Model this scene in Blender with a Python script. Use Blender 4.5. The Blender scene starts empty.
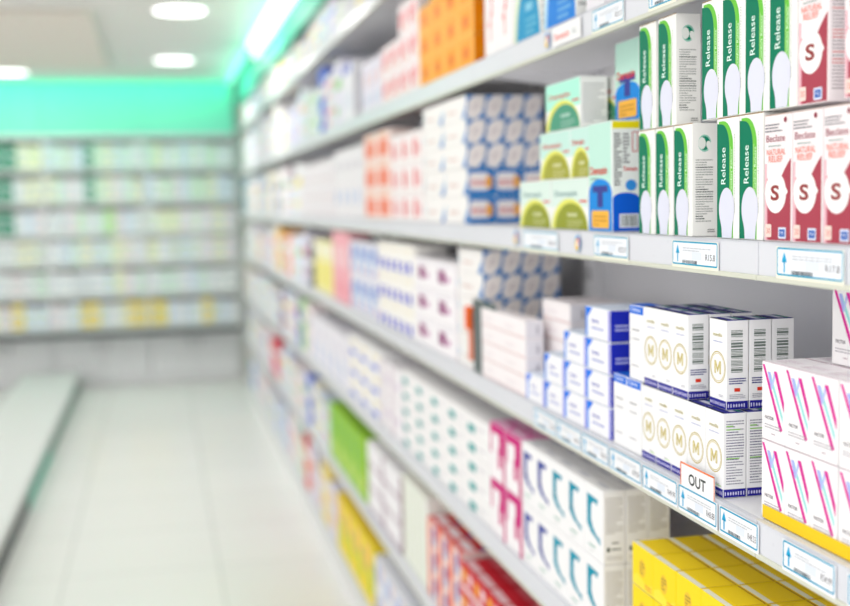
import bpy, bmesh, math, random
from mathutils import Matrix, Vector
random.seed(7)
SC = bpy.context.scene
COL = SC.collection

# ------------------------------------------------------------------ camera
def unit(v): return Vector(v).normalized()
YAW, PITCH, ROLL = math.radians(12.6536), math.radians(4.9072), math.radians(-1.15)
fw = Vector((math.sin(YAW)*math.cos(PITCH), math.cos(YAW)*math.cos(PITCH), -math.sin(PITCH)))
r0 = Vector((math.cos(YAW), -math.sin(YAW), 0)); u0 = r0.cross(fw)
rt = r0*math.cos(ROLL)+u0*math.sin(ROLL); up = -r0*math.sin(ROLL)+u0*math.cos(ROLL)
cd = bpy.data.cameras.new('camera'); cam = bpy.data.objects.new('camera', cd); COL.objects.link(cam)
M = Matrix((rt, up, -fw)).transposed().to_4x4(); M.translation = (0, 0, 1.45)
cam.matrix_world = M
cd.lens = 50; cd.sensor_width = 36; cd.sensor_fit = 'HORIZONTAL'; cd.clip_start = .02
cd.dof.use_dof = True; cd.dof.focus_distance = 1.37; cd.dof.aperture_fstop = 2.5
SC.camera = cam

# ------------------------------------------------------------------ world and light
w = bpy.data.worlds.new('world'); SC.world = w; w.use_nodes = True
bg = w.node_tree.nodes['Background']; bg.inputs[0].default_value = (1, .99, .97, 1); bg.inputs[1].default_value = 1.72
SC.view_settings.view_transform = 'Standard'; SC.view_settings.look = 'None'
SC.view_settings.gamma = 1; SC.view_settings.exposure = -0.16; SC.view_settings.use_curve_mapping = False

def area(name, loc, size, energy, color, direction=(0, 0, -1), spread=math.pi):
    l = bpy.data.lights.new(name, 'AREA'); l.shape = 'RECTANGLE'; l.size, l.size_y = size; l.energy = energy; l.color = color; l.spread = spread
    o = bpy.data.objects.new(name, l); COL.objects.link(o); o.location = loc
    o.rotation_euler = Vector(direction).to_track_quat('-Z', 'Y').to_euler()
    return o
WARM = (1, .98, .95)
# added fill lamps above the near aisle, out of view
for i, y in enumerate((0.6, 2.6, 4.6)):
    area('aisle_fill_light', (-.35, y, 2.44), (.55, 1.1), 8, WARM)
for y in (6.18, 8.25):
    area('downlight_glow', (.15, y, 2.42), (.24, .24), 12, WARM)
area('downlight_glow', (-1.0, 9.05, 2.42), (.2, .2), 4, WARM)
area('left_fill_light', (-1.9, 6.2, 2.40), (1.0, 4.0), 15, WARM)  # added unseen fill that brightens the far end
AQ = (.02, 1, .55)
# coloured led lines in the cove over the right shelves and over the back shelves
area('cove_led_light', (.53, 7.2, 2.435), (.05, 4.6), 1.6, AQ, (1, 0, -.25)).rotation_euler = (0, math.radians(-60), 0)
area('cove_led_light', (-.95, 9.52, 2.43), (3.2, .04), 5, AQ, (0, .85, -.5))
area('cove_led_uplight', (.56, 7.6, 2.33), (.04, 4.4), 1.6, AQ, (-.3, 0, 1)).rotation_euler = (0, math.radians(160), 0)

# ------------------------------------------------------------------ materials
MATS = {}
def lin(c): return tuple((x/12.92 if x <= .04045 else ((x+.055)/1.055)**2.4) for x in (c[0]/255, c[1]/255, c[2]/255))
def mat(c, rough=.48, metal=0, emit=0, spec=.07, noise=0.0, name=None):
    key = (tuple(c), rough, metal, emit, noise)
    if key in MATS: return MATS[key]
    m = bpy.data.materials.new(name or 'print_%d_%d_%d' % tuple(c)); m.use_nodes = True
    nt = m.node_tree; b = nt.nodes['Principled BSDF']; L = lin(c)
    b.inputs['Base Color'].default_value = (*L, 1); b.inputs['Roughness'].default_value = rough; b.inputs['Metallic'].default_value = metal
    b.inputs['Specular IOR Level'].default_value = spec
    if emit:
        b.inputs['Emission Color'].default_value = (*L, 1); b.inputs['Emission Strength'].default_value = emit
    tc = nt.nodes.new('ShaderNodeTexCoord'); n = nt.nodes.new('ShaderNodeTexNoise'); n.inputs['Scale'].default_value = 40
    nt.links.new(tc.outputs['Object'], n.inputs['Vector'])
    mr = nt.nodes.new('ShaderNodeMapRange'); mr.inputs['To Min'].default_value = max(rough-.06, 0); mr.inputs['To Max'].default_value = rough+.06
    nt.links.new(n.outputs['Fac'], mr.inputs['Value']); nt.links.new(mr.outputs[0], b.inputs['Roughness'])
    MATS[key] = m; return m
WHITE = (240, 240, 242)
def grid_mat(name, base, joint, size, mort, rough, offs=(0, 0, 0), tint=None):
    m = bpy.data.materials.new(name); m.use_nodes = True; nt = m.node_tree; b = nt.nodes['Principled BSDF']
    tc = nt.nodes.new('ShaderNodeTexCoord'); mp = nt.nodes.new('ShaderNodeMapping'); mp.inputs['Location'].default_value = offs
    br = nt.nodes.new('ShaderNodeTexBrick'); br.offset = 0; br.inputs['Scale'].default_value = 1
    br.inputs['Brick Width'].default_value = size; br.inputs['Row Height'].default_value = size; br.inputs['Mortar Size'].default_value = mort
    br.inputs['Color1'].default_value = (*lin(base), 1); br.inputs['Color2'].default_value = (*lin(tint or base), 1); br.inputs['Mortar'].default_value = (*lin(joint), 1)
    nt.links.new(tc.outputs['Object'], mp.inputs['Vector']); nt.links.new(mp.outputs[0], br.inputs['Vector'])
    nt.links.new(br.outputs['Color'], b.inputs['Base Color'])
    b.inputs['Roughness'].default_value = rough
    return m

# ------------------------------------------------------------------ object helpers
def tag(o, label=None, cat=None, group=None, kind=None):
    if label: o['label'] = label
    if cat: o['category'] = cat
    if group: o['group'] = group
    if kind: o['kind'] = kind
    return o
def empty(name, loc=(0, 0, 0), rz=0):
    o = bpy.data.objects.new(name, None); o.empty_display_size = .02; COL.objects.link(o); o.location = loc; o.rotation_euler = (0, 0, rz); return o
class MB:
    """collects polygons with materials, builds ONE mesh"""
    def __init__(s): s.v = []; s.f = []; s.m = []; s.mats = []
    def mi(s, m):
        if m not in s.mats: s.mats.append(m)
        return s.mats.index(m)
    def face(s, pts, m):
        i = len(s.v); s.v += [tuple(p) for p in pts]; s.f.append(tuple(range(i, i+len(pts)))); s.m.append(s.mi(m))
    def box(s, a, b, m, bev=0):
        bm = bmesh.new(); r = bmesh.ops.create_cube(bm, size=1)
        for v in bm.verts: v.co = Vector([(a[k]+b[k])/2+v.co[k]*(b[k]-a[k]) for k in range(3)])
        if bev: bmesh.ops.bevel(bm, geom=bm.edges[:], offset=bev, segments=2, affect='EDGES', profile=.5)
        s.bm(bm, m); return s
    def bm(s, bm, m):
        i = len(s.v); bm.verts.index_update(); s.v += [tuple(v.co) for v in bm.verts]; k = s.mi(m)
        for f in bm.faces: s.f.append(tuple(i+v.index for v in f.verts)); s.m.append(k)
        bm.free()
    def cyl(s, c, r, h, m, n=24, r2=None, axis='Z'):
        bm = bmesh.new(); bmesh.ops.create_cone(bm, cap_ends=True, segments=n, radius1=r, radius2=r if r2 is None else r2, depth=h)
        R = {'Z': Matrix(), 'X': Matrix.Rotation(math.pi/2, 4, 'Y'), 'Y': Matrix.Rotation(math.pi/2, 4, 'X')}[axis]
        bmesh.ops.transform(bm, matrix=Matrix.Translation(c) @ R, verts=bm.verts); s.bm(bm, m); return s
    def mesh(s, name):
        me = bpy.data.meshes.new(name); me.from_pydata(s.v, [], s.f)
        for m in s.mats: me.materials.append(m)
        me.polygons.foreach_set('material_index', s.m); me.update(); return me
    def build(s, name, parent=None, loc=(0, 0, 0)):
        o = bpy.data.objects.new(name, s.mesh(name)); COL.objects.link(o); o.parent = parent; o.location = loc; return o
def structure(name, mb): return tag(mb.build(name), kind='structure')

TXT = {}
def text_polys(t, bold=0):
    if (t, bold) in TXT: return TXT[(t, bold)]
    c = bpy.data.curves.new('t', 'FONT'); c.body = t; c.size = 1; c.offset = bold; c.resolution_u = 3
    o = bpy.data.objects.new('t', c); COL.objects.link(o)
    dg = bpy.context.evaluated_depsgraph_get(); me = bpy.data.meshes.new_from_object(o.evaluated_get(dg))
    vs = [tuple(v.co[:2]) for v in me.vertices]; fs = [tuple(p.vertices) for p in me.polygons]
    bpy.data.objects.remove(o); bpy.data.meshes.remove(me)
    x0 = min(v[0] for v in vs); x1 = max(v[0] for v in vs); y0 = min(v[1] for v in vs); y1 = max(v[1] for v in vs)
    TXT[(t, bold)] = (vs, fs, x0, x1, y0, y1); return TXT[(t, bold)]

class Face:
    """2-D drawing plane on a box side; x to the right, y up, in metres; each call lies a hair above the last"""
    def __init__(s, mb, o, X, Y, W, H):
        s.mb = mb; s.o = Vector(o); s.X = Vector(X); s.Y = Vector(Y); s.N = s.X.cross(s.Y); s.W = W; s.H = H; s.k = 1
    def p(s, x, y): return s.o+s.X*x+s.Y*y+s.N*(.00006*s.k)
    def poly(s, pts, c, rough=.42):
        s.mb.face([s.p(*q) for q in pts], c if isinstance(c, bpy.types.Material) else mat(c, rough)); s.k += 1
    def rect(s, x0, y0, x1, y1, c): s.poly([(x0, y0), (x1, y0), (x1, y1), (x0, y1)], c)
    def rrect(s, x0, y0, x1, y1, r, c):
        P = []
        for cx, cy, a in ((x1-r, y0+r, -90), (x1-r, y1-r, 0), (x0+r, y1-r, 90), (x0+r, y0+r, 180)):
            for k in range(5): t = math.radians(a+k*22.5); P.append((cx+r*math.cos(t), cy+r*math.sin(t)))
        s.poly(P, c)
    def ell(s, cx, cy, rx, ry, c, a0=0, a1=360, n=28, rot=0):
        R = math.radians(rot); P = []
        for k in range(n + (0 if a1-a0 >= 360 else 1)):
            t = math.radians(a0+(a1-a0)*k/n); x, y = rx*math.cos(t), ry*math.sin(t)
            P.append((cx+x*math.cos(R)-y*math.sin(R), cy+x*math.sin(R)+y*math.cos(R)))
        s.poly(P, c)
    def ring(s, cx, cy, rx, ry, th, c, n=32):
        mt = mat(c, .3)
        for k in range(n):
            q = []
            for (e, j) in ((0, k), (0, k+1), (1, k+1), (1, k)):
                t = 2*math.pi*j/n; q.append(s.p(cx+(rx-(th if e else 0))*math.cos(t), cy+(ry-(th if e else 0))*math.sin(t)))
            s.mb.face(q[::1], mt)
        s.k += 1
    def frame(s, x0, y0, x1, y1, th, c):
        s.rect(x0, y0, x1, y0+th, c); s.k -= 1; s.rect(x0, y1-th, x1, y1, c); s.k -= 1; s.rect(x0, y0, x0+th, y1, c); s.k -= 1; s.rect(x1-th, y0, x1, y1, c)
    def text(s, t, x, y, h, c, w=None, rot=0, bold=0, cen=False):
        vs, fs, a0, a1, b0, b1 = text_polys(t, bold); k = h/(b1-b0); kx = k if w is None else w/(a1-a0)
        mt = mat(c, .45); cr, sr = math.cos(math.radians(rot)), math.sin(math.radians(rot)); ox = -(a1-a0)*kx/2 if cen else 0; oy = -h/2 if cen else 0
        P = []
        for v in vs:
            X = (v[0]-a0)*kx+ox; Yv = (v[1]-b0)*k+oy; P.append(s.p(x+X*cr-Yv*sr, y+X*sr+Yv*cr))
        for f in fs: s.mb.face([P[i] for i in f], mt)
        s.k += 1
    def para(s, x0, y0, x1, y1, n, c, seed=1, fill=.5, headc=None):
        r = random.Random(seed); mt = mat(c); dy = (y1-y0)/n
        for i in range(n):
            y = y1-(i+1)*dy; x = x0; e = x1 if r.random() < .6 else x0+(x1-x0)*r.uniform(.4, .95)
            mm = mt
            if headc and r.random() < .3: mm = mat(headc)
            while x < e:
                l = min(r.uniform(.04, .16)*(x1-x0), e-x)
                s.mb.face([s.p(x, y), s.p(x+l, y), s.p(x+l, y+dy*fill), s.p(x, y+dy*fill)], mm); x += l+.02*(x1-x0)
        s.k += 1
    def barcode(s, x0, y0, x1, y1, c=(118, 130, 124), seed=3, vert=False):
        r = random.Random(seed); mt = mat(c); a, b = (y0, y1) if vert else (x0, x1); t = a
        while t < b:
            l = r.choice((1, 1, 2, 3))*(b-a)/60; e = min(t+l, b)
            if vert: s.mb.face([s.p(x0, t), s.p(x1, t), s.p(x1, e), s.p(x0, e)], mt)
            else: s.mb.face([s.p(t, y0), s.p(e, y0), s.p(e, y1), s.p(t, y1)], mt)
            t = e+r.choice((1, 1, 2))*(b-a)/60
        s.k += 1

def carton_mb(w, d, h, c=WHITE, bev=.0008, seams=True):
    mb = MB(); mb.box((0, 0, 0), (d, w, h), mat(c), bev)
    F = Face(mb, (0, w, 0), (0, -1, 0), (0, 0, 1), w, h)
    S = Face(mb, (0, 0, 0), (1, 0, 0), (0, 0, 1), d, h)
    T = Face(mb, (0, w, h), (0, -1, 0), (1, 0, 0), w, d)
    return mb, F, S, T
def flap_mb(w, d, h, c=WHITE, edge=None):
    """tuck lid on the top: thin board, its front lip a touch proud, raw board edge showing"""
    mb = MB(); mb.box((.0012, .0008, h), (d-.0008, w-.0008, h+.0005), mat(c), .0001)
    if edge: mb.box((.0004, .001, h+.0001), (.0018, w-.001, h+.0009), mat(edge, .7))
    return mb

# ------------------------------------------------------------------ product kinds: name -> list of (part name, mesh, label)
KINDS = {}; PROTO = {}
def kind(name, objname, parts, dims): KINDS[name] = (objname, parts, dims)
GRN, LIME, DKG = (0, 122, 90), (112, 200, 70), (0, 96, 66)

def k_release():
    w, d, h = .0525, .034, .1378; mb, F, S, T = carton_mb(w, d, h, (246, 246, 243))
    g = .0305; e = .0008
    lime = [(e, e), (.0395, e), (.0395, h-.034)]
    for k in range(8): t = math.radians(k*90/7); lime.append((.0395-.024+.024*math.cos(t), h-.034+.031*math.sin(t)))
    lime.append((e+.004, h-.003)); F.poly([(e+.004, e)]+lime[1:], LIME)
    P = [(e, e), (g, e), (g, h-.034)]
    for k in range(8): t = math.radians(k*90/7); P.append((g-.019+.019*math.cos(t), h-.034+.0275*math.sin(t)))
    P.append((e, h-.0055)); F.poly(P, GRN)
    F.rect(.0325, .05, .0335, .105, (190, 235, 160))
    F.text('Release', .0215, .0625, .0108, (230, 252, 244), w=.042, rot=90, bold=.004)
    F.text('Comfort Release', .0382, .052, .0042, (235, 255, 225), w=.05, rot=90)
    F.para(.0425, .03, .044, .12, 30, (150, 160, 155), 4, .5)
    F.ell(.0245, .034, .0185, .0245, (224, 226, 242)); F.poly([(.0085, .024), (.0405, .024), (.038, .012), (.037, .001), (.0135, .001), (.0125, .012)], (224, 226, 242))
    S.ell(.0165, h-.024, .0085, .0105, (150, 208, 190)); S.ell(.0165, h-.024, .0068, .0085, (30, 140, 110)); S.ell(.013, h-.024, .005, .0072, (235, 240, 235)); S.ell(.0225, h-.027, .0036, .006, (240, 245, 240), rot=20)
    S.para(.0045, .018, .0275, h-.042, 26, (172, 174, 172), 9, .42, (70, 76, 76)); S.para(.02, .005, .03, .01, 2, (150, 150, 150), 2)
    kind('release', 'gel_carton', [('carton_body', mb.mesh('gel_carton_body'), None), ('tuck_flap', flap_mb(w, d, h, (246, 246, 243), (176, 140, 96)).mesh('gel_tuck_flap'), None)], (w, d, h))
def k_beclate():
    w, d, h = .0555, .036, .133; mb, F, S, T = carton_mb(w, d, h, (248, 240, 242))
    MAR = (172, 70, 86)
    F.rect(.001, .001, .0055, h*.62, (236, 190, 200)); F.rect(.0055, .001, .008, h*.5, (214, 130, 146)); F.k -= 1
    P = [(.008, .001), (w-.0015, .001), (w-.0015, h*.655)]
    for k in range(1, 9): t = k/8; P.append((w-.0015-(.0465)*t, h*.655-h*.40*(t**1.15)))
    F.poly(P, MAR)
    F.ell(.0235, h*.385, .0215, .0215, (250, 247, 247)); F.poly([(.041, h*.385+.010), (.0485, h*.385+.001), (.041, h*.385-.006)], (250, 247, 247))
    F.text('S', .0225, h*.385, .0165, (150, 62, 62), w=.0175, bold=.03, cen=True)
    F.rrect(.003, .004, .0155, .018, .0015, (250, 220, 212)); F.text('30', .0055, .008, .006, (214, 120, 110))
    F.rrect(.030, .003, .0455, .015, .0015, (226, 232, 250)); F.rect(.032, .005, .0435, .013, (74, 112, 190)); F.text('mcg', .0335, .0075, .003, (235, 240, 255))
    F.text('Beclate', .005, h*.79, .0072, (168, 96, 110), w=.038, bold=.001)
    F.para(.003, h*.87, .038, h*.945, 3, (120, 120, 130), 5, .38); F.ell(.0435, h*.955, .0028, .0028, (150, 60, 78)); F.para(.01, h*.752, .035, h*.77, 1, (150, 175, 170), 8, .5)
    F.text('NATURAL', .0065, h*.685, .0062, (238, 128, 108), w=.038, bold=.001); F.text('RELIEF', .0105, h*.63, .0062, (238, 128, 108), w=.028, bold=.001)
    S.para(.004, .012, d-.004, h-.03, 26, (170, 160, 165), 12, .4, (215, 110, 110)); S.ell(.009, h-.012, .0025, .004, (150, 60, 78))
    kind('beclate', 'spray_carton', [('carton_body', mb.mesh('spray_carton_body'), None), ('tuck_flap', flap_mb(w, d, h, (248, 240, 242), (205, 175, 160)).mesh('spray_tuck_flap'), None)], (w, d, h))
GOLD = (206, 190, 120); NAVY = (42, 40, 150)
def k_medis(name, variant):
    w, d, h = (.0445, .0285, .1070) if variant else (.0470, .0295, .1015); mb, F, S, T = carton_mb(w, d, h, (248, 248, 250))
    F.rect(.0006, .0006, w-.0006, .0105, NAVY); S.rect(.0006, .0006, d-.0006, .0105, NAVY)
    r = random.Random(2)
    for A, W_ in ((F, w), (S, d)):
        x = .002
        while x < W_-.0035:
            A.rect(x, .003, x+.0014, .0075, (214, 212, 245)) if r.random() < .5 else A.ell(x+.001, .0052, .0011, .0022, (214, 212, 245), n=8); A.k -= 1; x += .0034
        A.k += 1
    cx, cy = w*.5, h*.46
    F.ring(cx, cy, .0205, .0195, .0012, (196, 178, 96)); F.ring(cx, cy, .0182, .0172, .0009, (214, 198, 134))
    gm_ = (206, 190, 116); mx, my, mw, mh, st = cx-.0088, cy-.0078, .0176, .0156, .0042
    F.rect(mx, my, mx+st, my+mh, gm_); F.k -= 1; F.rect(mx+mw-st, my, mx+mw, my+mh, gm_); F.k -= 1
    F.poly([(mx+st, my+mh*.62), (mx+mw/2, my+.001), (mx+mw/2, my+mh*.45), (mx+st, my+mh)], gm_); F.k -= 1; F.poly([(mx+mw/2, my+.001), (mx+mw-st, my+mh*.62), (mx+mw-st, my+mh), (mx+mw/2, my+mh*.45)], gm_)
    F.rect(mx+.0014, my+.0014, mx+st-.0014, my+mh-.0014, (240, 232, 196)); F.k -= 1; F.rect(mx+mw-st+.0014, my+.0014, mx+mw-.0014, my+mh-.0014, (240, 232, 196))
    F.text('medis', w*.5, h*.83, .0045, (196, 186, 130), w=.0235, bold=.01, cen=True); F.para(.011, h*.745, w-.009, h*.77, 1, (190, 195, 225), 3, .5)
    F.para(.026, h*.135, .04, h*.165, 2, (165, 165, 180), 5, .4)
    if variant:
        S.barcode(.006, h*.42, d-.0075, h*.9, seed=8, vert=True)
        S.rect(.0055, h*.56, d-.007, h*.575, (248, 248, 250)); S.rect(.0055, h*.79, d-.007, h*.81, (248, 248, 250))
        S.para(.0035, h*.29, d-.003, h*.37, 3, (52, 50, 130), 4, .5); S.rect(d*.36, h*.205, d*.62, h*.245, (222, 62, 42)); S.para(.004, h*.13, d-.004, h*.185, 3, (150, 150, 165), 6, .4)
    else:
        S.para(.004, h*.16, d-.003, h*.93, 24, (150, 148, 166), 14, .40, (110, 108, 140)); S.rect(.004, h*.84, .013, h*.855, (150, 205, 110)); S.k -= 1; S.rect(.004, h*.8, .022, h*.813, (150, 205, 110)); S.k -= 1; S.rect(.004, h*.46, .021, h*.473, (150, 205, 110)); S.k += 1
        F.rect(.03, h*.13, .043, h*.142, (190, 225, 160))
    fl = flap_mb(w, d, h, (50, 52, 140), (40, 44, 60)); t = Face(fl, (0, w, h+.0006), (0, -1, 0), (1, 0, 0), w, d)
    t.rect(.005, d*.4, w-.006, d*.66, (222, 225, 238)); t.rect(.01, d*.72, w-.004, d*.86, (60, 160, 120))
    kind(name, 'vitamin_carton', [('carton_body', mb.mesh(name+'_body'), None), ('tuck_flap', fl.mesh(name+'_flap'), 'navy printed tuck flap')], (w, d, h))
def k_vbox():
    w, d, h = .049, .05, .0855; mb, F, S, T = carton_mb(w, d, h, (250, 248, 250)); MG = (222, 46, 156)
    F.poly([(.0012, h-.003), (.0060, h-.003), (w-.0045, h*.18), (w-.0095, h*.15)], MG)
    F.poly([(.0125, h-.010), (.0185, h-.010), (w-.004, h*.36), (w-.004, h*.27)], (160, 226, 226)); F.poly([(.0125, h-.010), (.0185, h-.010), (.024, h-.026), (.0205, h-.030)], (172, 184, 242)); F.poly([(.0205, h-.030), (.024, h-.026), (.031, h-.008), (.0265, h-.008)], (190, 200, 246))
    F.poly([(.0260, h-.008), (.0325, h-.008), (w-.0015, h*.54), (w-.0015, h*.41)], MG)
    F.text('FACTOR', .008, h*.27, .0038, (90, 80, 95), w=.018, bold=.01); F.para(.007, h*.16, .042, h*.23, 2, (175, 170, 180), 3, .35); F.para(.022, h*.09, .03, h*.11, 1, (160, 130, 150), 3, .6)
    S.para(.006, h*.2, d-.006, h*.85, 14, (195, 190, 198), 5, .35)
    fl = flap_mb(w, d, h, (250, 246, 250), (214, 196, 206)); t = Face(fl, (0, w, h+.0006), (0, -1, 0), (1, 0, 0), w, d)
    t.para(.01, .012, w-.008, .03, 4, (222, 200, 215), 3, .3)
    kind('vbox', 'serum_carton', [('carton_body', mb.mesh('serum_body'), None), ('tuck_flap', fl.mesh('serum_flap'), None)], (w, d, h))
def k_swoosh(name, col, sy):
    w, d, h = .0805, .0355, .1125; mb, F, S, T = carton_mb(w, d, h, (247, 247, 249))
    # bracket mark: flag at the top, thin stem, hooked tail
    x = .012; q = 1.75
    F.poly([(x, h*.86), (x+.027*q, h*.84), (x+.024*q, h*.75), (x+.017*q, h*.79), (x+.0105*q, h*.73)], col); F.k -= 1
    F.poly([(x, h*.86), (x+.0105*q, h*.80), (x+.0095*q, h*.50), (x, h*.42)], col); F.k -= 1
    F.poly([(x, h*.52), (x+.0095*q, h*.52), (x+.014*q, h*.42), (x+.023*q, h*.335), (x+.031*q, h*.32), (x+.033*q, h*.23), (x+.024*q, h*.28), (x+.010*q, h*.33), (x, h*.43)], col)
    F.para(x+.006, h*.14, x+.036, h*.18, 1, (100, 170, 150), 3, .6); F.para(x+.008, h*.07, x+.03, h*.1, 1, (190, 200, 200), 5, .4)
    S.para(.004, h*.42, d-.004, h*.93, 17, (176, 172, 168), 7, .4); S.para(.014, h*.28, .028, h*.31, 1, (70, 70, 75), 5, .6); S.para(.013, h*.19, .032, h*.22, 1, (70, 80, 80), 5, .7); S.ell(.008, h*.2, .0025, .0038, (40, 60, 50)); S.para(.005, h*.06, d-.005, h*.12, 3, (190, 186, 184), 8, .4)
    fl = flap_mb(w, d, h, (247, 247, 249)); t = Face(fl, (0, w, h+.0006), (0, -1, 0), (1, 0, 0), w, d)
    t.para(.02, .012, .06, .022, 2, (170, 175, 195), 3, .4)
    kind(name, 'tablet_carton', [('carton_body', mb.mesh(name+'_body'), None), ('tuck_flap', fl.mesh(name+'_flap'), None)], (w, d, h))
def k_yellow():
    w, d, h = .0715, .0515, .0595; Yc = (250, 222, 40); mb, F, S, T = carton_mb(w, d, h, Yc)
    T.rect(.001, .0008, w-.001, .009, (248, 247, 232)); T.poly([(.03, .020), (.06, .013), (w-.002, .026), (.055, .040)], (252, 236, 110)); T.poly([(.003, .013), (.02, .013), (.012, .03), (.003, .034)], (250, 246, 214)); T.rect(.0008, d-.003, w-.0008, d-.0012, (178, 112, 40)); T.rect(w-.0022, .001, w-.0012, d-.001, (186, 130, 50))
    F.ell(.035, .03, .011, .013, (240, 200, 60)); F.para(.028, .022, .043, .04, 4, (176, 140, 60), 3, .5); F.poly([(.001, .001), (w-.001, .001), (w-.001, .016), (.05, .010), (.02, .019), (.001, .012)], (255, 232, 70)); F.para(.045, .004, .066, .012, 2, (232, 150, 50), 4, .6)
    S.para(.006, .012, d-.006, .05, 6, (226, 180, 70), 4, .5)
    kind('yellow', 'soap_carton', [('carton_body', mb.mesh('yellow_body'), None), ('tuck_flap', (lambda m: (m.box((.013, .002, h), (d-.004, w-.0026, h+.0004), mat((250, 218, 34)), .0001), m)[1])(MB()).mesh('yellow_flap'), None)], (w, d, h))
def k_tbox(name, h):
    w, d = .094, .043; mb, F, S, T = carton_mb(w, d, h, (240, 247, 243))
    F.rect(.0008, h*.42, w-.003, h-.001, (196, 236, 222)); F.rect(.0008, .001, w-.0008, h*.36, (20, 140, 226)); F.ell(w/2, h*.355, w/2-.001, h*.13, (20, 140, 226), 0, 180); F.k += 1
    F.ring(w/2, h*.355, w/2-.0005, h*.135, .002, (236, 226, 110)) if False else None
    F.rect(w/2-.030, .058, w/2+.030, .0675, (58, 66, 150)); F.rect(w/2-.011, .036, w/2+.011, .0585, (58, 66, 150)); F.rrect(.012, .005, w-.012, .031, .004, (246, 186, 70)); F.para(.02, .009, w-.02, .027, 3, (200, 140, 50), 3, .4)
    F.text('Demazin', .008, h*.525, .012, (224, 70, 60), w=.068, bold=.02); F.para(.01, h*.48, .04, h*.5, 1, (120, 150, 150), 3, .6)
    S.rect(.0008, h*.93, d-.0008, h-.001, (240, 226, 30)); S.rect(.0008, .001, d-.0008, h*.30, (18, 96, 214)); S.ell(d/2, h*.3, d/2-.001, h*.055, (18, 96, 214), 0, 180);S.k += 0
    S.rect(.011, .006, d-.002, .026, (236, 240, 246)); S.barcode(.014, .008, d-.004, .024, seed=5)
    S.para(.003, h*.42, .015, h*.9, 18, (90, 92, 98), 5, .5); S.para(.017, h*.62, .027, h*.9, 9, (120, 122, 128), 6, .5); S.frame(.031, h*.72, d-.003, h*.9, .0012, (206, 60, 70)); S.text('Demazin', .018, h*.55, .006, (214, 70, 70), w=.021, bold=.02); S.ell(.029, h*.42, .0085, .008, (60, 150, 230))
    kind(name, 'syrup_carton', [('carton_body', mb.mesh('t_body'), None), ('tuck_flap', flap_mb(w, d, h, (240, 244, 240)).mesh('t_flap'), None)], (w, d, h))
def k_dome(name, w, d, h, top, dome, word, rim=(232, 232, 110)):
    mb, F, S, T = carton_mb(w, d, h, (244, 246, 244))
    F.rect(.001, h*.45, w-.001, h-.001, top)
    F.ell(w*.5, .001, w*.49, h*.60, rim, 0, 180); F.ell(w*.545, .001, w*.44, h*.51, dome, 0, 180)
    F.text(word, w*.1, h*.66, h*.11, (214, 80, 76) if top != (222, 240, 232) else (120, 160, 160), w=w*.62, bold=.02)
    F.rect(w*.45, h*.26, w*.72, h*.33, tuple(min(255, int(c*.5+128)) for c in dome)); F.para(w*.45, h*.05, w*.86, h*.22, 3, tuple(min(255, int(c*.6+100)) for c in dome), 4, .55)
    F.rect(w*.78, h*.54, w*.97, h*.58, (222, 90, 84))
    S.para(.004, h*.1, d-.004, h*.9, 12, (170, 175, 175), 4, .4)
    kind(name, 'cough_tablet_carton', [('', mb.mesh(name), None)], (w, d, h))
def k_oval(name, w, d, h, lower=False):
    BL = (0, 122, 200); mb, F, S, T = carton_mb(w, d, h, (246, 244, 243))
    F.poly([(w*.82, .002), (w-.001, .002), (w-.001, h*.6)], BL); F.k -= 1; F.rect(.001, h*.3, .006, h*.7, (120, 190, 225)); F.para(w*.2, h*.35, w*.6, h*.6, 1, (225, 200, 195), 3, .5)
    S.rect(.0006, .0006, d-.0006, h-.0006, BL)
    if lower:
        S.rrect(.003, h*.2, d-.012, h*.84, .008, (246, 240, 240)); S.ell(d-.013, h*.5, .007, h*.25, (246, 176, 70)); S.para(.006, h*.4, d-.02, h*.6, 2, (222, 110, 110), 3, .6)
    else:
        S.poly([(.0008, h*.12), (d*.22, h*.03), (d*.6, h*.03), (d*.92, h*.35), (d-.0008, h*.7), (d-.0008, h*.97), (d*.45, h*.97), (d*.1, h*.75)], (246, 240, 238)); S.k += 0; S.para(d*.3, h*.3, d*.7, h*.7, 3, (205, 190, 195), 3, .4)
    kind(name, 'capsule_carton', [('', mb.mesh(name), None)], (w, d, h))
def k_flat():
    w, d, h = .148, .034, .0345; mb, F, S, T = carton_mb(w, d, h, (250, 244, 246))
    F.rect(.001, .0008, w-.001, .0028, (226, 190, 190)); F.para(.02, .012, .08, .022, 2, (232, 222, 228), 3, .4)
    S.rect(.001, .001, d-.001, h-.001, (226, 224, 232)); S.rect(d*.62, h*.25, d*.74, h*.7, (170, 168, 178))
    T.para(.02, .008, w-.02, .02, 2, (236, 220, 226), 2, .4)
    kind('flat', 'ampoule_carton', [('', mb.mesh('flat'), None)], (w, d, h))
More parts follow.
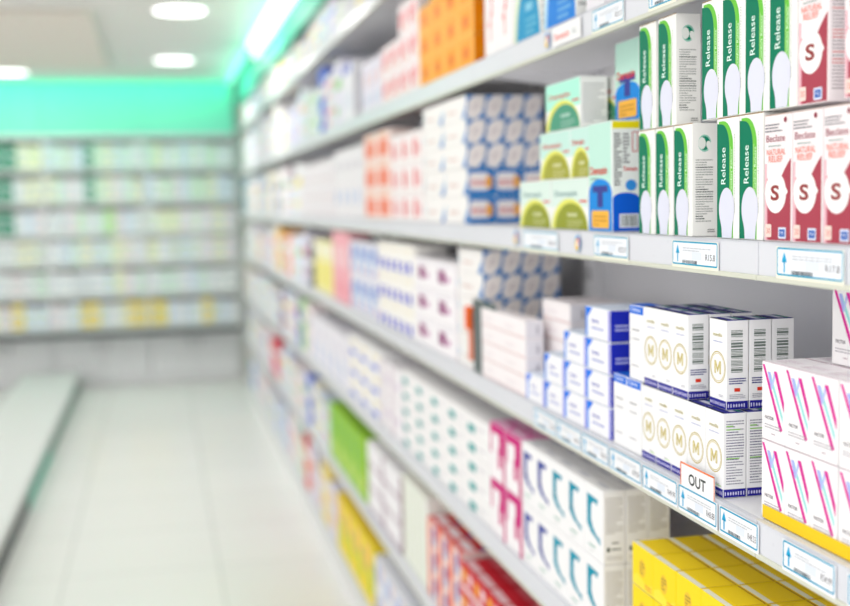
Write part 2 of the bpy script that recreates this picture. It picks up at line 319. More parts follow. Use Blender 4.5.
def k_bluegrad():
    w, d, h = .1005, .045, .0470; mb, F, S, T = carton_mb(w, d, h, (247, 247, 252))
    for i, c in enumerate(((30, 110, 235), (90, 150, 245), (150, 190, 250), (200, 222, 252))):
        F.rect(.0008+i*.0026, .001, .0034+i*.0026, h-.001, c); F.k -= 1; F.rect(w-.0028-i*.002, .001, w-.0008-i*.002, h-.001, ((60, 70, 220), (130, 130, 235), (190, 185, 245), (225, 222, 250))[i]); F.k -= 1
    F.k += 1; F.poly([(.001, h-.001), (.03, h-.001), (.012, h*.7), (.001, h*.6)], (20, 120, 238)); F.text('lorin', .026, h*.5, .007, (70, 80, 190), w=.03, bold=.01); F.para(.026, h*.3, .075, h*.42, 1, (150, 160, 220), 3, .5)
    S.rect(.0006, .0006, d-.0006, h-.0006, (38, 50, 190)); S.para(.008, h*.35, .03, h*.6, 2, (200, 205, 250), 3, .5)
    T.rect(.001, .001, w-.001, .008, (120, 185, 245)); T.rect(.02, .02, .08, .028, (180, 200, 245))
    kind('bluegrad', 'eyedrop_carton', [('carton_body', mb.mesh('bluegrad'), None), ('tuck_flap', flap_mb(w, d, h, (226, 236, 252)).mesh('bg_flap'), None)], (w, d, h))
def k_whiteblue():
    w, d, h = .0495, .03, .1035; mb, F, S, T = carton_mb(w, d, h, (248, 248, 250))
    F.rect(.001, h*.885, w-.001, h-.001, (20, 110, 226)); F.text('Calmin', .006, h*.92, .0055, (235, 242, 255), w=.032, bold=.01)
    F.para(.01, h*.66, .035, h*.7, 1, (160, 160, 165), 3, .5); F.para(.01, h*.54, .036, h*.58, 1, (190, 190, 195), 4, .5); F.para(.008, h*.18, .04, h*.21, 1, (180, 180, 188), 5, .5)
    S.para(.004, h*.15, d-.004, h*.85, 14, (170, 170, 180), 3, .4)
    kind('whiteblue', 'cream_carton', [('carton_body', mb.mesh('wb'), None), ('tuck_flap', flap_mb(w, d, h, (28, 110, 222)).mesh('wb_flap'), 'bright blue tuck flap')], (w, d, h))
def generic(name, w, d, h, base=WHITE, marks=(), side=None, smarks=(), objname='medicine_carton', top=None, tmarks=(), word=None):  # generic cartons; any product type in objname is made up
    mb, F, S, T = carton_mb(w, d, h, base, .002)
    if side: S.rect(.001, .001, d-.001, h-.001, side)
    if top: T.rect(.001, .001, w-.001, d-.001, top)
    for A, W_, H_, ms in ((F, w, h, marks), (S, d, h, smarks), (T, w, d, tmarks)):
        for m in ms:
            if m[0] == 'e': A.ell(m[1]*W_, m[2]*H_, m[3]*W_, m[4]*H_, m[5])
            else: A.rect(max(m[0]*W_, .001), max(m[1]*H_, .001), min(m[2]*W_, W_-.001), min(m[3]*H_, H_-.001), m[4])
    if not smarks: S.para(d*.12, h*.15, d*.88, h*.85, 8, (190, 190, 196), 3, .35)
    kind(name, objname, [('', mb.mesh(name), None)], (w, d, h))

k_release(); k_beclate(); k_medis('medis_up', True); k_medis('medis_low', False); k_vbox()
k_swoosh('teal', (0, 150, 178), 0); k_swoosh('navy', (40, 60, 160), 0); k_yellow(); k_tbox('tbox', .160); k_tbox('tbox_short', .118)
OLV = (150, 158, 50)
k_dome('dome_a', .172, .05, .081, (222, 240, 232), OLV, 'Demazin'); k_dome('dome_b', .152, .045, .078, (200, 236, 226), (168, 168, 60), 'Demazin'); k_dome('dome_half', .088, .045, .078, (200, 236, 226), (168, 168, 60), 'Demazin'); k_dome('dome_c', .166, .045, .078, (178, 244, 222), (80, 156, 128), 'Demazin'); k_dome('dome_c2', .13, .05, .078, (236, 240, 236), (80, 156, 118), 'Demazin')
k_dome('dome_blue', .155, .06, .20, (246, 246, 246), (20, 130, 222), 'Demazin', (180, 224, 250)); k_dome('dome_teal', .15, .06, .19, (246, 246, 246), (10, 150, 200), 'Demazin', (214, 232, 190))
k_oval('oval', .205, .041, .0505); k_oval('oval_low', .205, .06, .0585, True)
k_flat(); k_bluegrad(); k_whiteblue()

ORD = ['zeroth', 'first', 'second', 'third', 'fourth', 'fifth', 'sixth', 'seventh', 'eighth', 'ninth', 'tenth', 'eleventh', 'twelfth', 'thirteenth', 'fourteenth', 'fifteenth', 'sixteenth', 'seventeenth', 'eighteenth', 'nineteenth', 'twentieth']
ORD += ['twenty-'+o for o in ORD[1:10]]+['thirtieth']+['thirty-'+o for o in ORD[1:10]]+['fortieth']+['forty-'+o for o in ORD[1:10]]
def layer_word(i, n):
    if n == 1: return ''
    if i == 0: return 'bottom'
    if i == n-1: return 'top'
    return ORD[i+1]+' layer'
def place(k, loc, label, group, rz=0, cat='carton'):
    objname, parts, dims = KINDS[k]
    if len(parts) == 1:
        if k not in PROTO:
            o = bpy.data.objects.new(objname, parts[0][1]); PROTO[k] = o
        else: o = PROTO[k].copy()
        COL.objects.link(o)
    else:
        if k not in PROTO:
            o = bpy.data.objects.new(objname, None); o.empty_display_size = .02; COL.objects.link(o); PROTO[k] = o
            for pn, me, lb in parts:
                p = bpy.data.objects.new(pn, me); COL.objects.link(p); p.parent = o
                if lb: p['label'] = lb
        else:
            o = PROTO[k].copy(); COL.objects.link(o)
            for ch in list(PROTO[k].children):
                c = ch.copy(); COL.objects.link(c); c.parent = o
    if loc[0] > .6 and loc[1] < 9.3: loc = (loc[0]-.004, loc[1], loc[2])   # stock stands flush over the rail edge
    o.location = loc; o.rotation_euler = (0, 0, rz)
    tag(o, label, cat, group); return o
G = .0006
RJ = random.Random(5)
def block(k, desc, group, z, y0, cols, layers, rows=1, x0=.644, gap=.002, pitch=None, cat='carton', rot=.25):
    """cols along the aisle from the near end; layers int or list per column; rows deep"""
    w, d, h = KINDS[k][2]; h += .001 if len(KINDS[k][1]) > 1 else 0; p = pitch or (w+gap)
    for r in range(rows):
        for c in range(cols):
            L = layers if isinstance(layers, int) else layers[c]; mx = layers if isinstance(layers, int) else max(layers)
            for l in range(L):
                bits = [desc]
                pos = []
                if mx > 1: pos.append(layer_word(l, mx))
                if rows > 1: pos.append('front row' if r == 0 else ORD[r+1]+' row')
                if cols > 1: pos.append(ORD[c+1]+' from near end')
                place(k, (x0+r*(d+.0012)+RJ.uniform(0, .0006), y0+c*p, z+G+l*(h+.0006)), ', '.join([desc]+pos), group, math.radians(RJ.uniform(-rot, rot)), cat)

# ================================================================== THE ROOM
ZF = dict(base=.12, E=.455, D=.78, C=1.092, A=1.40, B=1.7265, B2=2.055)
fl = MB(); fl.face([(-3.1, -.6, 0), (1.6, -.6, 0), (1.6, 10.3, 0), (-3.1, 10.3, 0)], grid_mat('floor_tile', (238, 236, 234), (212, 212, 210), .6, .005, .25, (.41, .05, 0), (234, 233, 231)))
structure('floor', fl)
CM = mat((228, 226, 223), .6, name='ceiling_paint')
c = MB(); c.box((-3.1, .4, 2.45), (1.6, 10.3, 2.55), CM); structure('ceiling', c)
c = MB(); c.box((-2.98, 6.28, 2.412), (-.29, 8.62, 2.4495), mat((230, 222, 214), .6), .004); structure('trim_1', c)
WM = mat((232, 232, 230), .55, name='wall_paint')
c = MB(); c.box((-3.1, 10.0, 0), (1.6, 10.15, 2.45), WM); structure('wall_back', c)
c = MB(); c.box((.93, -.1, 0), (1.05, 10.0, 2.45), WM); structure('wall_right', c)
# added unseen wall whose window gaps let daylight in: low sill, head, posts
c = MB(); c.box((-3.1, .4, 0), (-3.0, 10.0, .8), WM); c.box((-3.1, .4, 2.2), (-3.0, 10.0, 2.45), WM)
for y in (.4, 2.8, 5.2, 7.6, 9.9): c.box((-3.1, y, .8), (-3.0, y+.1, 2.35), WM)
structure('wall_left_added', c)

# lamps: disc lens and white ring; the two tubes of the strip lights
for i, (x, y, z, lb) in enumerate(((.15, 6.18, 2.45, 'round white downlight set in the pale ceiling, nearer of two'), (.15, 8.25, 2.45, 'round white downlight in pale ceiling close to back shelving'), (-1.0, 9.05, 2.45, 'round downlight at left, beyond the beige dropped ceiling'))):
    e = empty('downlight', (x, y, z)); tag(e, lb, 'ceiling light', 'round ceiling downlights')
    m = MB(); m.cyl((0, 0, -.008), .15, .0155, mat((240, 240, 240)), 40, .145); m.build('trim_ring', e)
    m = MB(); m.cyl((0, 0, -.018), .125, .004, mat((255, 255, 252), .4, emit=3.5), 40); m.build('lamp_lens', e)
for i, (x, ya, yb, em, lb) in enumerate(((.612, 5.0, 7.3, 1.3, 'bright white tube light against the header panel'), (.585, 5.2, 7.35, 1.35, 'bright white tube light along the cove, nearer and left'), (.585, 7.5, 9.5, .9, 'dimmer tube light along the cove, farther towards the back'))):
    e = empty('tube_light', (x, (ya+yb)/2, 2.45 if x < .6 else 2.385)); tag(e, lb, 'tube light', 'tube lights in the cove'); hl = (yb-ya)/2
    m = MB(); m.box((-.02, -hl, -.025), (.02, hl, -.0005), mat((235, 240, 238)), .003); m.build('light_housing', e)
    m = MB(); m.cyl((0, 0, -.04), .018, 2*hl-.06, mat((250, 255, 255) if em > 1.25 else (170, 250, 230), .4, emit=em), 16, axis='Y'); m.build('tube', e)
    m = MB(); m.cyl((0, -hl+.015, -.04), .02, .03, mat((220, 220, 220)), 16, axis='Y'); m.build('end_cap', e)
    m = MB(); m.cyl((0, hl-.015, -.04), .02, .03, mat((220, 220, 220)), 16, axis='Y'); m.build('end_cap', e)

# ------------------------------------------------------------------ right-hand shelving bays
STEEL = mat((240, 240, 243), .4, name='shelf_enamel'); BACK = mat((236, 236, 240), .45, name='back_enamel')
RAILM = mat((222, 224, 231), .3, name='rail_plastic'); LIP = mat((214, 216, 202), .3, name='rail_lip')
SLOT = mat((60, 60, 64), .6)
edges = [.007+1.163*i for i in range(9)]
bayname = ['nearest the camera', 'second from the camera', 'third from the camera', 'fourth from the camera', 'fifth from the camera', 'sixth from the camera', 'seventh from the camera', 'farthest, meeting the back shelves']
for b in range(8):
    ya, yb = edges[b]+.001, edges[b+1]-.001
    e = empty('shelving_bay', (.9, (ya+yb)/2, 0)); tag(e, 'white metal pharmacy shelving bay on the right, '+bayname[b], 'shelving', 'white shelving bays along the right wall')
    hw = (yb-ya)/2
    m = MB(); m.box((.0, -hw, .02), (.012, hw, 2.3), BACK)
    m.build('back_panel', e)
    for s in (-1, 1):
        m = MB(); y = s*(hw-.013); m.box((-.026, y-.0125, .0), (-.0005, y+.0125, 2.3), STEEL, .001)
        for k in range(34):
            for dy in (-.006, .004): m.box((-.0266, y+dy, .2+k*.06), (-.0255, y+dy+.002, .225+k*.06), SLOT)
        m.build('upright', e)
    m = MB(); m.box((-.265, -hw, 0), (-.027, hw, ZF['base']-.03), STEEL, .001); m.build('plinth', e)
    m = MB(); m.box((-.262, -hw, 2.215), (-.245, hw, 2.448), mat((96, 222, 190), .35), .001); m.build('header_panel', e)  # aqua LED glow put into the panel colour
    for nm, z in ZF.items():
        m = MB(); m.box((-.258, -hw, z-.022), (-.028, hw, z), STEEL, .001)
        for s in (-1, 1):
            y = s*(hw-.03); m.face([(-.24, y, z-.022), (-.03, y, z-.022), (-.03, y, z-.05)], STEEL)
        o = m.build('shelf', e)
        m = MB(); m.box((-.266, -hw, z-.0385), (-.2585, hw, z+.0002), RAILM, .0012)
        m.box((-.2685, -hw, z-.0425), (-.260, hw, z-.0365), LIP, .001); m.box((-.2675, -hw, z-.0005), (-.263, hw, z+.0003), RAILM, .0005)
        m.build('price_rail', o)

# ------------------------------------------------------------------ back shelving
backz = [.50, .76, 1.01, 1.245, 1.50, 1.76]
for sx, (xa, xb, lb) in enumerate(((-2.5, -1.62, 'leftmost'), (-1.618, -.86, 'left of centre'), (-.858, -.10, 'centre'), (-.098, .63, 'right end'))):
    e = empty('back_shelving_unit', ((xa+xb)/2, 9.95, 0)); tag(e, 'pale open shelving unit across the back wall, '+lb+' section', 'shelving', 'shelving units across the back wall'); hw = (xb-xa)/2
    m = MB(); m.box((-hw, .0, .47), (hw, .04, 2.0), BACK); m.build('back_panel', e)
    for s in (-1, 1):
        m = MB(); m.box((s*hw-.01 if s > 0 else -hw, -.2, .44), (hw if s > 0 else -hw+.01, -.001, 2.03), STEEL, .002); m.build('side_panel', e)
    m = MB(); m.box((-hw+.011, -.2, 2.0), (hw-.011, -.001, 2.03), STEEL, .002); m.build('top_panel', e)
    m = MB(); m.box((-hw, -.2, 2.032), (hw, -.185, 2.448), mat((150, 236, 214), .35), .002); m.build('header_panel', e)  # the cove's aqua glow is tinted into this panel
    for i, z in enumerate(backz):
        m = MB(); m.box((-hw+.011, -.198, z-.02), (hw-.011, -.001, z), STEEL, .001); o = m.build('shelf', e)
        m = MB(); m.box((-hw+.011, -.208, z-.03), (hw-.011, -.199, z+.003), mat((206, 210, 210), .4), .001); m.build('price_rail', o)
    m = MB(); m.box((-hw, -.21, .425), (hw, -.19, .468), mat((92, 98, 100), .5))
    n = int(hw*2/.03)
    for k in range(n): m.cyl((-hw+.015+k*.03, -.23, .44), .004, .06, mat((70, 75, 78), .4), 8, axis='Y')
    m.build('hook_rail', e)
    e = empty('base_cabinet', ((xa+xb)/2, 9.95, 0)); tag(e, 'grey base cabinet under the back shelves, '+lb+' section', 'cabinet', 'base cabinets along the back wall')
    cb = mat((236, 236, 238), .4)
    m = MB(); m.box((-hw, -.03, .0), (hw, .04, .42), cb, .002); m.build('cabinet_body', e)
    for s in (-1, 1):
        x0, x1 = (-hw+.006, -.003) if s < 0 else (.003, hw-.006)
        m = MB(); m.box((x0, -.045, .03), (x1, -.0305, .41), mat((232, 232, 235), .35), .002); o = m.build('door', e)
        m = MB(); hx = (-.05 if s < 0 else .04); m.box((hx, -.06, .3), (hx+.01, -.0455, .38), mat((150, 150, 155), .3, .8), .002); m.build('handle', o)

# low display counter at the left edge of the aisle
e = empty('low_display_counter', (-.66, 6.9, 0)); tag(e, 'low pale glossy counter along the left side of the aisle', 'counter')
m = MB(); m.box((-.42, -2.95, .08), (-.001, 2.95, .13), mat((206, 208, 208), .35), .004); m.build('counter_body', e)
m = MB(); m.box((-.43, -2.96, .1305), (.001, 2.96, .14), mat((222, 224, 223), .35), .003); m.build('counter_top', e)
m = MB(); m.box((-.38, -2.93, .0), (0, -1.0, .0795), mat((30, 48, 48), .3)); m.build('kick_panel', e)['label'] = 'dark near kick panel'
m = MB(); m.box((-.38, -.999, .0), (0, .25, .0795), mat((0, 160, 136), .3)); m.build('kick_panel', e)['label'] = 'middle kick panel with painted aqua reflection'  # LED reflection painted as this section's aqua colour
m = MB(); m.box((-.38, .251, .0), (0, 2.93, .0795), mat((96, 132, 120), .3)); m.build('kick_panel', e)['label'] = 'grey-green far kick panel'

# ================================================================== PRODUCTS, NEAR AND SHARP
ZA, ZB, ZC, ZD, ZE, ZFb, ZB2 = ZF['A'], ZF['B'], ZF['C'], ZF['D'], ZF['E'], ZF['base'], ZF['B2']
# gel cartons (width .0525)
low = [1.457, 1.4005, 1.3445]          # near edges of the three to the left of the gap
h = KINDS['release'][2][2]+.001
gg = 'green and white gel cartons'
for i, (y, t) in enumerate(((low[0], 'leftmost of its layer'), (low[1], 'second from left'), (low[2], 'third from left, text side showing'))):
    place('release', (.644, y, ZA+G), 'green striped gel carton on eye-level shelf, lower layer, '+t, gg, math.radians(-.3))
place('release', (.679, 1.345, ZA+G), 'green striped gel carton pushed back in the gap of the lower layer', gg)
for i, (y, t) in enumerate(((1.2255, 'left one right of the gap'), (1.171, 'next to the maroon spray cartons'))):
    place('release', (.644, y, ZA+G), 'green striped gel carton on eye-level shelf, lower layer, '+t, gg, math.radians(.4))
zu = ZA+G+h+.0003
for i, (y, t) in enumerate(((1.4525, 'leftmost of its layer'), (1.3905, 'second from left, text side showing'), (1.2650, 'left one right of the gap'), (1.2115, 'second right of the gap'), (1.1580, 'third right of the gap'), (1.1045, 'next to the maroon spray carton'))):
    place('release', (.644, y, zu), 'green striped gel carton on eye-level shelf, upper layer, '+t, gg, math.radians(RJ.uniform(-.5, .5)))
# rear support for the upper layer
place('release', (.644, 1.2815, ZA+G), 'green striped gel carton in lower layer, under the gap', gg) if False else None
gs = 'maroon and white spray cartons'
bz = KINDS['beclate'][2][2]+.0013
for y, t in ((1.1115, 'left of three'), (1.0535, 'middle of three'), (.9955, 'right of three')):
    place('beclate', (.644, y, ZA+G), 'maroon and white S spray carton standing on eye-level shelf, lower, '+t, gs, math.radians(.4))
place('beclate', (.646, 1.0480, zu), 'maroon and white S spray carton on top, beside the green striped cartons', gs)
place('beclate', (.646, .9650, zu), 'maroon and white S spray carton on top at the photo right edge', gs)

# syrup and cough cartons
gt = 'mint and blue syrup cartons'
place('tbox', (.644, 1.606, ZA+G), 'mint and blue syrup carton with T, its yellow-topped text side showing', gt)
place('tbox', (.660, 1.505, 1.5635), 'mint and blue T syrup carton standing highest, behind green striped cartons', gt) if False else None
gd = 'mint and olive cough cartons'
place('tbox', (.6885, 1.606, ZA+G), 'mint and blue syrup carton behind the front T carton', gt)
place('tbox_short', (.6885, 1.608, ZA+G+.1625), 'short mint and blue T carton on top, behind green striped cartons', gt)
place('dome_a', (.644, 1.8790, ZA+G), 'mint carton with olive dome, bottom layer, left one', gd)
place('dome_a', (.644, 1.7035, ZA+G), 'mint carton with olive dome, bottom layer, beside the T carton', gd)
place('dome_b', (.648, 1.7930, ZA+G+.0815), 'mint carton with yellow-olive dome, middle layer, left one', gd)
place('dome_b', (.648, 1.7035-.0, ZA+G+.0815), 'half mint carton with yellow-olive dome, middle layer, beside T carton', gd) if False else None
place('dome_half', (.648, 1.7035, ZA+G+.0815), 'narrow mint carton with olive dome, middle layer, beside T carton', gd)
place('dome_c', (.648, 1.7450, ZA+G+.160), 'aqua topped carton with green dome, top layer, left', gd)
place('dome_half', (.696, 1.7035, ZA+G+.0815), 'narrow mint carton behind the middle layer', gd)
place('dome_c2', (.700, 1.7120, ZA+G+.160), 'pale carton with green dome, top layer, set back at right', gd)

# vitamin cartons with gold ring
hv = 0; gm = 'white vitamin cartons with a gold ring emblem'
pm = .0484; hm = KINDS['medis_low'][2][2]+.0012
names = ['nearest', 'second from right', 'third from right', 'fourth from right', 'leftmost']
for c_ in range(5):
    for r in range(3):
        if r and c_ > 0 and False: continue
        place('medis_low', (.6445+r*.0305, 1.2630+c_*pm, ZC+G), 'white gold-ring vitamin carton, lower layer, '+names[c_]+', '+['front row', 'second row', 'third row'][r], gm, math.radians(RJ.uniform(-.3, .3)))
zm = ZC+G+hm
for c_, y in enumerate((1.3580, 1.4035, 1.4490)):
    for r in range(3):
        place('medis_up', (.6445+r*.030, y, zm), 'white gold-ring vitamin carton, upper layer, '+['third', 'fourth', 'fifth'][c_]+' from near end, '+['front', 'second', 'third'][r]+' row', gm, math.radians(RJ.uniform(-.3, .3)))
for r in range(3):
    place('medis_up', (.6550+r*.0298, 1.2760, zm), 'white gold-ring vitamin carton, upper layer, nearest end, barcode side out, '+['front', 'second', 'third'][r]+' row', gm, math.radians(-.6))
# cream cartons with a blue top band
gc = 'white cream cartons with a blue top band'
place('whiteblue', (.6445, 1.5060, ZC+G), 'white carton with bright blue top band, lower, right one', gc)
place('whiteblue', (.6445, 1.5570, ZC+G), 'white carton with bright blue top band, lower, left one', gc)
place('whiteblue', (.6445, 1.4960, ZC+G+.1050), 'white carton with bright blue top band, standing on the two lower ones', gc)
# eyedrop cartons, stepped
block('bluegrad', 'white and blue carton of the taller piles', 'white and blue eyedrop cartons', ZC, 1.6180, 2, [4, 3], 2, pitch=.1020)
block('bluegrad', 'white and blue carton of the lower piles', 'white and blue eyedrop cartons', ZC, 1.8220, 2, [2, 1], 1, pitch=.1020)
# ampoule cartons
block('flat', 'flat pinkish white carton, nearer pile', 'flat pinkish white cartons', ZC, 2.028, 2, 4, 1)
block('flat', 'flat pinkish white carton, rear pile', 'flat pinkish white cartons', ZC, 1.930, 1, 5, 3, x0=.694)
# serum cartons and their tray
gv = 'white cartons with pink diagonal stripes'
hv = KINDS['vbox'][2][2]+.0012
t = MB(); t.box((.0, .0, 0), (.155, .36, .0012), mat((246, 206, 40)), 0); t.box((-.0006, 0, .0), (0, .36, .0145), mat((246, 206, 40)), 0)
FT = Face(t, (-.0006, .36, -.005), (0, -1, 0), (0, 0, 1), .36, .02); FT.text('NO RETURNS', .262, .008, .0055, (90, 70, 30), w=.034, bold=.02)
FT.para(.232, .003, .345, .0065, 1, (120, 95, 40), 3, .6)
o = t.build('shelf_tray', loc=(.6425, .812, ZC+.0022)); tag(o, 'yellow card tray lip under the pink striped cartons', 'tray')
for l in range(2):
    for c_ in range(4):
        for r in range(3):
            if c_ == 3: y = .9715
            else: y = 1.0265+c_*.0502 if c_ < 3 else 0
            place('vbox', (.6470+r*.0512, (.9755, 1.0275, 1.0775, 1.1275)[c_] - .0, ZC+.0036+l*(hv+.0002)), 'white carton with pink diagonal stripes, '+['lower', 'upper'][l]+' layer, '+['fourth', 'third', 'second', 'leftmost'][c_]+' along, '+['front', 'middle', 'rear'][r]+' row', gv, math.radians(RJ.uniform(-.3, .3)))
place('vbox', (.7005, 1.0760, ZC+.0037+2*(hv+.0002)), 'white pink-striped carton standing alone on top of the block, right edge', gv)

# tablet cartons, waist shelf
gw = 'white tablet cartons with a bracket mark'
block('teal', 'white tablet carton with teal bracket mark', gw, ZD, 1.6520, 3, 2, 3, pitch=.0818)
block('navy', 'white tablet carton with navy bracket mark', gw, ZD, 1.6520+3*.0818, 2, 2, 3, pitch=.0818)
MAG = (206, 20, 124)
generic('magenta', .103, .0355, .1125, (250, 246, 249), ((0, .83, 1, 1, MAG), (0, .45, .12, 1, MAG), (.62, .5, 1, 1, MAG), (.55, .25, .75, .6, MAG), (.86, 0, 1, 1, MAG)), side=MAG, smarks=((.2, .3, .8, .5, (240, 200, 225)),), top=(236, 120, 186), tmarks=((.1, .3, .8, .6, (248, 220, 236)),), objname='magenta_carton')
block('magenta', 'white carton edged in bright magenta', 'magenta edged cartons', ZD, 2.065, 2, 2, 3, pitch=.1055)
# soap cartons, yellow
block('yellow', 'bright yellow soap carton', 'bright yellow soap cartons', ZD, 1.108, 6, 3, 4, x0=.646, pitch=.0728)

# grey divider with orange end among the capsule cartons
e = empty('shelf_divider', (.6400, 2.3300, ZC+G)); tag(e, 'grey plastic shelf divider with orange end beside the oval-print cartons', 'divider')
DV = mat((104, 116, 116), .5)
m = MB(); m.box((0, 0, 0), (.004, .062, .140), DV, .001); m.box((0, -.1, .1405), (.0045, .062, .152), DV, .001); m.box((-.001, .0, 0), (.004, .002, .14), DV)
m.build('divider_blade', e)
m = MB(); m.box((-.006, .0625, .02), (.003, .080, .125), mat((232, 140, 110), .4), .002); m.box((-.010, .0625, .085), (.003, .098, .135), mat((240, 104, 40), .4), .004); m.build('end_grip', e)['label'] = 'orange end grip'

# ================================================================== CAPSULE AND FAR BLOCKS
block('oval', 'white oval-print carton at eye level', 'oval-print cartons at eye level', ZA+.1185, 2.422, 2, 3, 4)
block('oval_low', 'blue carton with white label at eye level', 'blue cartons with rounded white labels', ZA, 2.422, 2, 2, 3, x0=.645)
block('oval', 'white oval-print carton at chest height', 'blue and white oval-print cartons', ZC, 2.336, 1, 5, 4, x0=.6505)

RED, PK, SAL = (222, 84, 96), (240, 176, 184), (244, 150, 128)
# shelf B (above eye level)
generic('g_plain', .075, .06, .21, (238, 236, 242), ((.08, .6, .5, .7, (205, 205, 215)), (.1, .2, .9, .22, (220, 218, 228))), objname='tall_pale_carton')
block('g_plain', 'plain greyish white carton above eye level', 'plain tall white cartons', ZB, 1.30, 5, 1, 1, pitch=.083)
place('dome_blue', (.645, 1.752, ZB+G), 'tall white carton with big bright blue dome above eye level', 'tall cartons with blue domes')
place('dome_teal', (.645, 1.925, ZB+G), 'tall white carton with teal-blue dome above eye level', 'tall cartons with blue domes')
generic('g_thinred', .092, .06, .185, (248, 245, 246), ((.42, .15, .5, .45, (226, 130, 130)), (.5, .4, .6, .62, (222, 110, 112)), (.4, .6, .48, .8, (226, 130, 130)), (.3, .3, .42, .36, (232, 150, 150))), objname='squiggle_carton')
block('g_thinred', 'white carton with thin red squiggle above eye level', 'white cartons with a thin red squiggle', ZB, 2.082, 2, 1, 1)
OR = (248, 160, 28)
generic('g_orange', .125, .05, .062, (250, 190, 92), ((.12, .12, .9, .9, OR), (.3, .3, .7, .66, (232, 124, 16))), side=(238, 134, 4), smarks=((.3, .3, .7, .6, (240, 150, 30)),), objname='orange_carton')
block('g_orange', 'small orange carton above eye level', 'orange cartons stacked above eye level', ZB, 2.352, 4, [4, 4, 4, 3], 2, pitch=.127)
generic('g_redw', .12, .06, .078, (248, 238, 240), ((.15, .2, .45, .7, RED), (.5, .4, .8, .8, (238, 150, 156)), (.7, .1, .9, .3, (240, 200, 180))), top=(240, 200, 205), objname='red_blotch_carton')
block('g_redw', 'white carton with red blotch above eye level', 'white cartons with red blotches', ZB, 2.868, 4, [3, 3, 2, 2], 1)
generic('g_lil', .11, .07, .15, (236, 232, 244), ((.1, .1, .3, .9, (215, 208, 238)), (.5, .5, .9, .75, (240, 205, 205)), (.5, .15, .9, .3, (200, 214, 235))), objname='lilac_white_carton')
block('g_lil', 'pale lilac white carton above eye level', 'pale lilac cartons', ZB, 3.36, 3, 1, 1)
generic('g_lil2', .11, .07, .19, (240, 240, 246), ((.0, .82, .6, 1, (50, 80, 200)), (.2, .2, .7, .5, (222, 226, 242))), objname='lilac_white_carton')
block('g_lil2', 'white carton with blue cap band above eye level', 'white cartons with blue cap bands', ZB, 3.86, 2, 1, 1)
# shelf A (eye level)
generic('g_red2', .135, .07, .076, (250, 244, 244), ((.2, .15, .45, .75, (226, 80, 92)), (.6, .2, .75, .6, (232, 130, 140)), (.1, .8, .9, .88, (238, 226, 230))), top=(244, 220, 222), objname='red_mark_carton')
block('g_red2', 'white carton with red blotch at eye level', 'red marked white cartons at eye level', ZA, 2.845, 3, [3, 3, 3], 1)
generic('g_sal', .21, .07, .085, (250, 232, 226), ((.1, .15, .9, .7, (244, 142, 118)), (.15, .75, .8, .95, (248, 200, 180))), top=(246, 180, 160), objname='salmon_carton')
block('g_sal', 'salmon pink carton at eye level', 'salmon pink cartons at eye level', ZA, 3.262, 2, 3, 1)
generic('g_palew', .15, .08, .235, (238, 236, 240), ((.1, .7, .8, .8, (220, 216, 224)), (.1, .2, .5, .4, (196, 208, 236))), objname='pale_carton')
block('g_palew', 'tall pale grey-white carton at eye level', 'tall pale cartons at eye level', ZA, 3.70, 4, 1, 1, pitch=.156)
generic('g_palew2', .16, .08, .072, (238, 234, 238), ((.05, .02, .95, .08, (214, 190, 200)), (.1, .4, .5, .6, (228, 222, 232))), objname='pale_carton')
block('g_palew2', 'flat pale white carton at eye level', 'flat pale cartons at eye level', ZA, 4.34, 6, 3, 1, pitch=.166)
# shelf C (chest high)
generic('g_mauve', .21, .09, .072, (249, 246, 250), ((.25, .3, .55, .72, (142, 20, 112)), (.6, .35, .75, .55, (190, 110, 170)), (.1, .82, .9, .88, (230, 224, 236))), objname='spotted_carton')
block('g_mauve', 'white carton with plum spot, chest-high shelf', 'white cartons with a plum spot', ZC, 2.545, 2, 3, 1, pitch=.215) 
generic('g_bluey', .165, .09, .081, (250, 248, 244), ((.05, .05, .3, .4, (62, 70, 214)), (.55, .05, .8, .42, (48, 60, 206)), (.1, .75, .9, .85, (248, 240, 220))), objname='spotted_carton')
block('g_bluey', 'white carton with blue spots, chest-high shelf', 'white cartons with blue spots', ZC, 2.975, 3, 3, 1)
generic('g_bl3', .13, .08, .115, (238, 238, 246), ((.1, .1, .4, .8, (150, 190, 236)), (.5, .5, .9, .9, (120, 140, 214)), (.6, .1, .9, .3, (214, 180, 206))), objname='blue_print_carton')
block('g_bl3', 'pale blue printed carton, chest-high shelf', 'pale blue printed cartons', ZC, 3.49, 4, 2, 1)
generic('g_pink', .19, .08, .255, (246, 180, 190), ((.2, .5, .8, .8, (250, 214, 218)), (.3, .1, .7, .3, (244, 150, 166))), objname='pastel_carton')
block('g_pink', 'tall rose pink carton, chest-high shelf', 'tall rose pink cartons', ZC, 4.04, 2, 1, 1)
generic('g_yel', .17, .08, .21, (246, 240, 190), ((.1, .1, .9, .6, (244, 232, 120)), (.2, .75, .8, .9, (250, 250, 240))), objname='pastel_carton')
block('g_yel', 'pale yellow carton, chest-high shelf', 'pale yellow cartons', ZC, 4.44, 3, 1, 1, pitch=.178)
